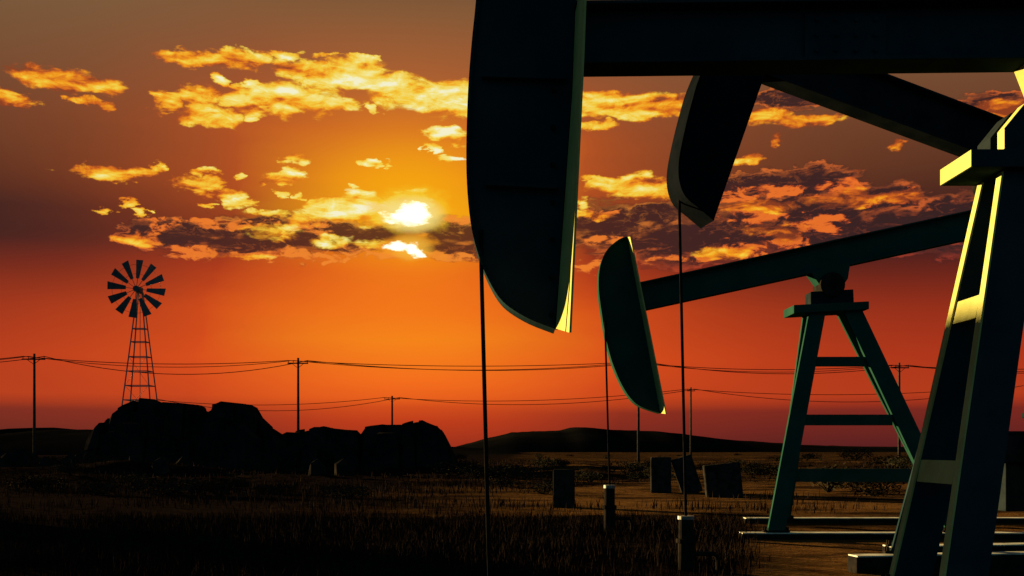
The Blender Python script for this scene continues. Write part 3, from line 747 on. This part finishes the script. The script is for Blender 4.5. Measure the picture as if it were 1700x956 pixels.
block(1097, 816, 0.80, 0.7, 1.45, 0.0, R(-6), 'upright concrete block, left one of the group of three')
block(1150, 816, 0.80, 0.6, 1.52, R(-18), R(-4), 'concrete block leaning to the left, between an upright and a squat one')
block(1203, 822, 1.30, 0.7, 1.28, R(-6), R(-5), 'squat wide concrete slab tilted on the sand, right end of the group')

# ------------------------------------------------------------------ windmill
YW = 99.0
hub = at(228, 480, YW)
wb0 = Vector((at(231, HY, YW).x, YW, gz(at(231, HY, YW).x, YW)))
wm = empty('windmill', wb0, 'farm windmill with a twelve-bladed wheel on a lattice tower', 'windmill')
RW = 2.64
mot = MB().tube([hub + Vector((0, -0.15, 0)), hub + Vector((0, 0.9, 0))], 0.24, 14).box(hub.x - 0.22, hub.x + 0.22, hub.y + 0.2, hub.y + 0.9, hub.z - 0.3, hub.z + 0.25)
mot.build('gear_head', M_GALV, wm, wb0, 0.02)
hubo = MB().tube([hub + Vector((0, -0.42, 0)), hub + Vector((0, -0.12, 0))], 0.28, 16).build('wheel_hub', M_BLADE, wm, wb0)
for k in range(12):
    an = R(83 + 30 * k); e = Vector((math.cos(an), 0, math.sin(an))); s_ = Vector((-math.sin(an), 0, math.cos(an)))
    pitch = Vector((0, 0.10, 0))
    n_, y_ = [], Vector((0, -0.3, 0))
    r0, r1 = 0.36 * RW, 1.0 * RW; w0, w1 = 0.06 * RW, 0.135 * RW
    q = [hub + y_ + e * r0 - s_ * w0 - pitch * .4, hub + y_ + e * r0 + s_ * w0 + pitch * .4, hub + y_ + e * r1 + s_ * w1 + pitch, hub + y_ + e * r1 - s_ * w1 - pitch]
    b = MB().prism(q, [v + Vector((0, 0.02, 0)) for v in q]).build('blade', M_BLADE, wm, wb0)
    MB().bar(hub + y_ + Vector((0, .04, 0)), hub + y_ + Vector((0, .04, 0)) + e * r0 * 1.6, 0.02, 0.02).build('spoke', M_BLADE, b, wb0)
for rr in (0.52, 0.84):
    MB().tube([hub + Vector((RW * rr * math.cos(t), -0.26, RW * rr * math.sin(t))) for t in [k * math.pi / 24 for k in range(49)]], 0.014, 5).build('wheel_ring', M_BLADE, wm, wb0)
top = hub + Vector((0.1, 0.45, -0.1)); half_t, half_b = 0.20, 1.85; ztop, zbot = top.z - 0.1, wb0.z
def corner(sx, sy, z):
    k = (ztop - z) / (ztop - zbot); h = half_t + (half_b - half_t) * k
    return Vector((top.x + sx * h, top.y + sy * h * 0.8, z))
for sx in (-1, 1):
    for sy in (-1, 1):
        MB().bar(corner(sx, sy, ztop), corner(sx, sy, zbot), 0.045, 0.045).build('tower_leg', M_GALV, wm, wb0)
MB().tube([top, Vector((top.x, top.y, zbot))], 0.03, 6).build('pump_rod', M_GALV, wm, wb0)
for py in (545, 567, 592, 616, 640, 664, 690, 716):
    z = at(0, py, YW).z; m = MB()
    cs = [corner(a, b, z) for a, b in ((-1, -1), (1, -1), (1, 1), (-1, 1))]
    for i in range(4): m.bar(cs[i], cs[(i + 1) % 4], 0.03, 0.04)
    m.build('girt', M_GALV, wm, wb0)
zz = [at(0, py, YW).z for py in (592, 640, 690, 740)]
for z0, z1 in zip(zz, zz[1:]):
    m = MB()
    m.tube([corner(-1, -1, z0), corner(1, -1, z1)], 0.012, 5).tube([corner(1, -1, z0), corner(-1, -1, z1)], 0.012, 5)
    m.build('cross_stay', M_GALV, wm, wb0)

# ------------------------------------------------------------------ utility poles and wires
def pole(px, ptop, Y, label, arm=1.1, lean=0.0, group='utility poles', r=0.14, second=False):
    t = at(px, ptop, Y); b = Vector((t.x + lean, Y, gz(t.x, Y)))
    o = empty('utility_pole', b, label, 'utility pole', group)
    MB().tube([b - Vector((0, 0, .2)), t], [r * 1.25, r * 0.85], 10).build('post', M_WOOD, o, b, smooth=True)
    az_ = t.z - 0.62
    c = MB().bar((t.x - arm, Y - 0.22, az_), (t.x + arm, Y - 0.14, az_), 0.06, 0.07).build('crossarm', M_WOOD, o, b)
    tips = []
    for k in (-0.92, -0.45, 0.92):
        q = Vector((t.x + arm * k, Y - 0.18, az_ + 0.07)); tips.append(q + Vector((0, 0, 0.24)))
        MB().tube([q, q + Vector((0, 0, 0.12)), q + Vector((0, 0, 0.16)), q + Vector((0, 0, 0.26))], [0.03, 0.03, 0.07, 0.05], 8).build('insulator', M_CONC, c, b)
    if arm > 0.9:
        MB().bar((t.x - arm * .6, Y - .2, az_), (t.x, Y - .13, az_ - .55), .025, .025).bar((t.x + arm * .6, Y - .2, az_), (t.x, Y - .13, az_ - .55), .025, .025).build('arm_brace', M_STEEL, o, b)
    return tips
T0 = pole(-260, 590, 116, 'utility pole beyond the left edge of the view', 1.2) if False else None
left_off = [at(-330, 582, 116) + Vector((k, 0, 0)) for k in (-1, -.4, 1)]
t1 = pole(57, 587, 118, 'leftmost utility pole, standing clear on the left of the windmill', 1.25)
t2 = pole(495, 594, 122, 'tall utility pole with crossarm right of the windmill', 1.15)
t3 = pole(1060, 597, 128, 'utility pole mostly hidden by the smallest horsehead', 1.1)
t4 = pole(1493, 602, 130, 'utility pole seen through the smallest pumpjack\'s post', 1.1)
right_off = [at(1960, 600, 134) + Vector((k, 0, 0)) for k in (-1, -.4, 1)]
def wire(pts, sag, label, group, rad):
    m = MB(); path = []
    for i, (a, b) in enumerate(zip(pts, pts[1:])):
        n = 18
        for k in range(n + (i == len(pts) - 2)):
            t = k / n; p = a.lerp(b, t); p.z -= 4 * sag[i] * t * (1 - t); path.append(p)
    m.tube(path, rad, 5)
    return tag(m.build('power_line', M_WIRE, base=path[0], smooth=True), label, 'power line', group)
G1 = 'wires of the near power line'
nm = ('upper wire of the near power line, running past the windmill', 'middle wire of the near power line', 'lowest, most sagging wire of the near power line')
for k, s_ in ((0, [0.9, 0.6, 0.55, 0.7, .7]), (1, [1.0, 0.95, 1.0, 1.0, 1]), (2, [1.2, 1.75, 1.05, 1.2, 1.2])):
    wire([left_off[k], t1[k], t2[k], t3[k], t4[k], right_off[k]], s_, nm[k], G1, 0.042 if k != 1 else 0.036)
f1 = pole(651, 657, 205, 'small far utility pole rising behind the rounded rock outcrop', 1.5, group='utility poles', r=0.2)
f2 = pole(1147, 643, 190, 'thin far utility pole just right of the smallest horsehead', 0.7, group='utility poles', r=0.16)
offl = [at(250, 662, 205) + Vector((k, 0, 0)) for k in (-1, -.4, 1)]
f3 = [at(1690, 640, 195) + Vector((k, 0, 0)) for k in (-1, -.4, 1)]
G2 = 'wires of the far power line'
wire([offl[0], f1[0], f2[0], f3[0]], [1.3, 1.3, 1.3], 'upper wire of the far power line', G2, 0.055)
wire([offl[2], f1[2], f2[2], f3[2]], [2.4, 2.0, 2.6], 'lower wire of the far power line', G2, 0.055)

# ------------------------------------------------------------------ grass, tufts and shrubs
def blades(name, n, region, hlo, hhi, wid, mat, seed, keep):
    r = random.Random(seed); vs_, fs_ = [], []
    i = 0
    while i < n:
        x, y = region(r)
        if not keep(x, y, r): i += 1; continue
        i += 1
        z = gz(x, y); h = r.uniform(hlo, hhi) * (0.6 + 0.8 * abs(mnoise.noise(Vector((x * .5, y * .5, 2)))) + 0.3)
        a = r.uniform(0, math.pi * 2); l = r.uniform(0.05, 0.45) * h; b = r.uniform(0, math.pi)
        w = wid * r.uniform(.6, 1.3) * (min(1.0, y / 70.0) if y > 27.5 else 1.0)
        ux, uy = math.cos(b) * w, math.sin(b) * w
        lx_, ly_ = math.cos(a) * l, math.sin(a) * l
        o = len(vs_)
        vs_ += [(x - ux, y - uy, z - .02), (x + ux, y + uy, z - .02), (x + ux * .7 + lx_ * .35, y + uy * .7 + ly_ * .35, z + h * .55), (x - ux * .7 + lx_ * .35, y - uy * .7 + ly_ * .35, z + h * .55), (x + lx_, y + ly_, z + h)]
        fs_ += [(o, o + 1, o + 2, o + 3), (o + 3, o + 2, o + 4)]
    me = bpy.data.meshes.new(name); me.from_pydata(vs_, [], fs_); me.materials.append(mat)
    o = bpy.data.objects.new(name, me); COL.objects.link(o); return tag(o, kind='stuff')
def reg_near(r):
    y = 12.5 + 15.5 * r.random() ** 0.9; return r.uniform(-0.52, 0.44) * y, y
def keep_near(x, y, r):
    d = mnoise.noise(Vector((x * .35, y * .35, 7.7)))
    edge = 26.5 + 2.0 * mnoise.noise(Vector((x * .4, 0, 1)))
    right = 1 - fall(x / y, 0.18, 0.24)
    return y < edge and r.random() < (0.75 + d) * right
blades('grass', 80000, reg_near, 0.08, 0.26, 0.007, M_GRASS, 3, keep_near)
def reg_far(r):
    y = 28 + 120 * r.random() ** 1.6; return r.uniform(-0.52, 0.52) * y, y
def keep_far(x, y, r):
    d = mnoise.noise(Vector((x * .11, y * .16, 4.4))) + 0.5 * mnoise.noise(Vector((x * .4, y * .5, 1.4)))
    west = 1 - fall(x / y, -0.05, 0.12)
    mid = 1 - fall(y, 44, 62)                      # bare sand in the middle distance on the right
    return r.random() < max(0, 0.12 + d * 1.3 + 0.55 * west - 0.55 * mid * (1 - west))
blades('scrub_grass', 42000, reg_far, 0.10, 0.30, 0.03, M_TUFT, 4, keep_far)

def shrub_mesh(seed, n):
    r = random.Random(seed); m = MB()
    lobes = [(r.uniform(-.5, .5), r.uniform(-.4, .4), r.uniform(.25, .5), r.uniform(.28, .5)) for _ in range(6)]
    for _ in range(9):
        a = r.uniform(0, 6.28); m.tube([(0, 0, 0), (math.cos(a) * .2, math.sin(a) * .2, .25), (math.cos(a) * r.uniform(.3, .6), math.sin(a) * r.uniform(.3, .6), r.uniform(.4, .75))], [.02, .014, .005], 4)
    for _ in range(n):
        cx, cy, cz, rr = r.choice(lobes)
        d = Vector((r.gauss(0, 1), r.gauss(0, 1), r.gauss(0, 1))).normalized() * rr * r.uniform(.55, 1.15)
        c = Vector((cx, cy, cz)) + Vector((d.x, d.y, d.z * .75)); c.z = max(.02, c.z)
        a = Vector((r.gauss(0, 1), r.gauss(0, 1), r.gauss(0, 1))).normalized(); b = a.orthogonal().normalized()
        s1, s2 = r.uniform(.03, .07), r.uniform(.015, .03)
        m.add([c - a * s1, c + b * s2, c + a * s1, c - b * s2], [(0, 1, 2, 3)])
    me = bpy.data.meshes.new('shrub'); me.from_pydata(m.v, [], m.f); me.materials.append(M_LEAF); return me
SM = [shrub_mesh(k, 700) for k in range(4)]
r = random.Random(21); cnt = 0
places = [(1375, 816, 1.9), (1450, 822, 1.2), (1290, 770, 1.5), (900, 818, 1.2), (1420, 765, 3.0), (1340, 765, 2.2), (870, 800, 1.6), (980, 800, 1.6), (1040, 790, 1.4), (1230, 790, 1.4), (790, 800, 1.7), (1480, 775, 2.5)]
while len(places) < 80:
    px = r.uniform(-40, 1560); py = r.uniform(757, 826) if px < 900 else r.uniform(756, 802)
    places.append((px, py, r.uniform(.7, 1.7)))
for px, py, s_ in places:
    Y = EYE * F / (py - HY); p = at(px, py, Y)
    o = bpy.data.objects.new('shrub', SM[r.randrange(4)]); COL.objects.link(o)
    o.location = (p.x, Y, gz(p.x, Y) - .03); o.scale = (s_ * 1.3, s_, s_ * r.uniform(.5, .85)); o.rotation_euler = (0, 0, r.uniform(0, 6.28))
    tag(o, 'low dark desert shrub among many like it on the plain', 'shrub', 'low shrubs scattered over the plain')
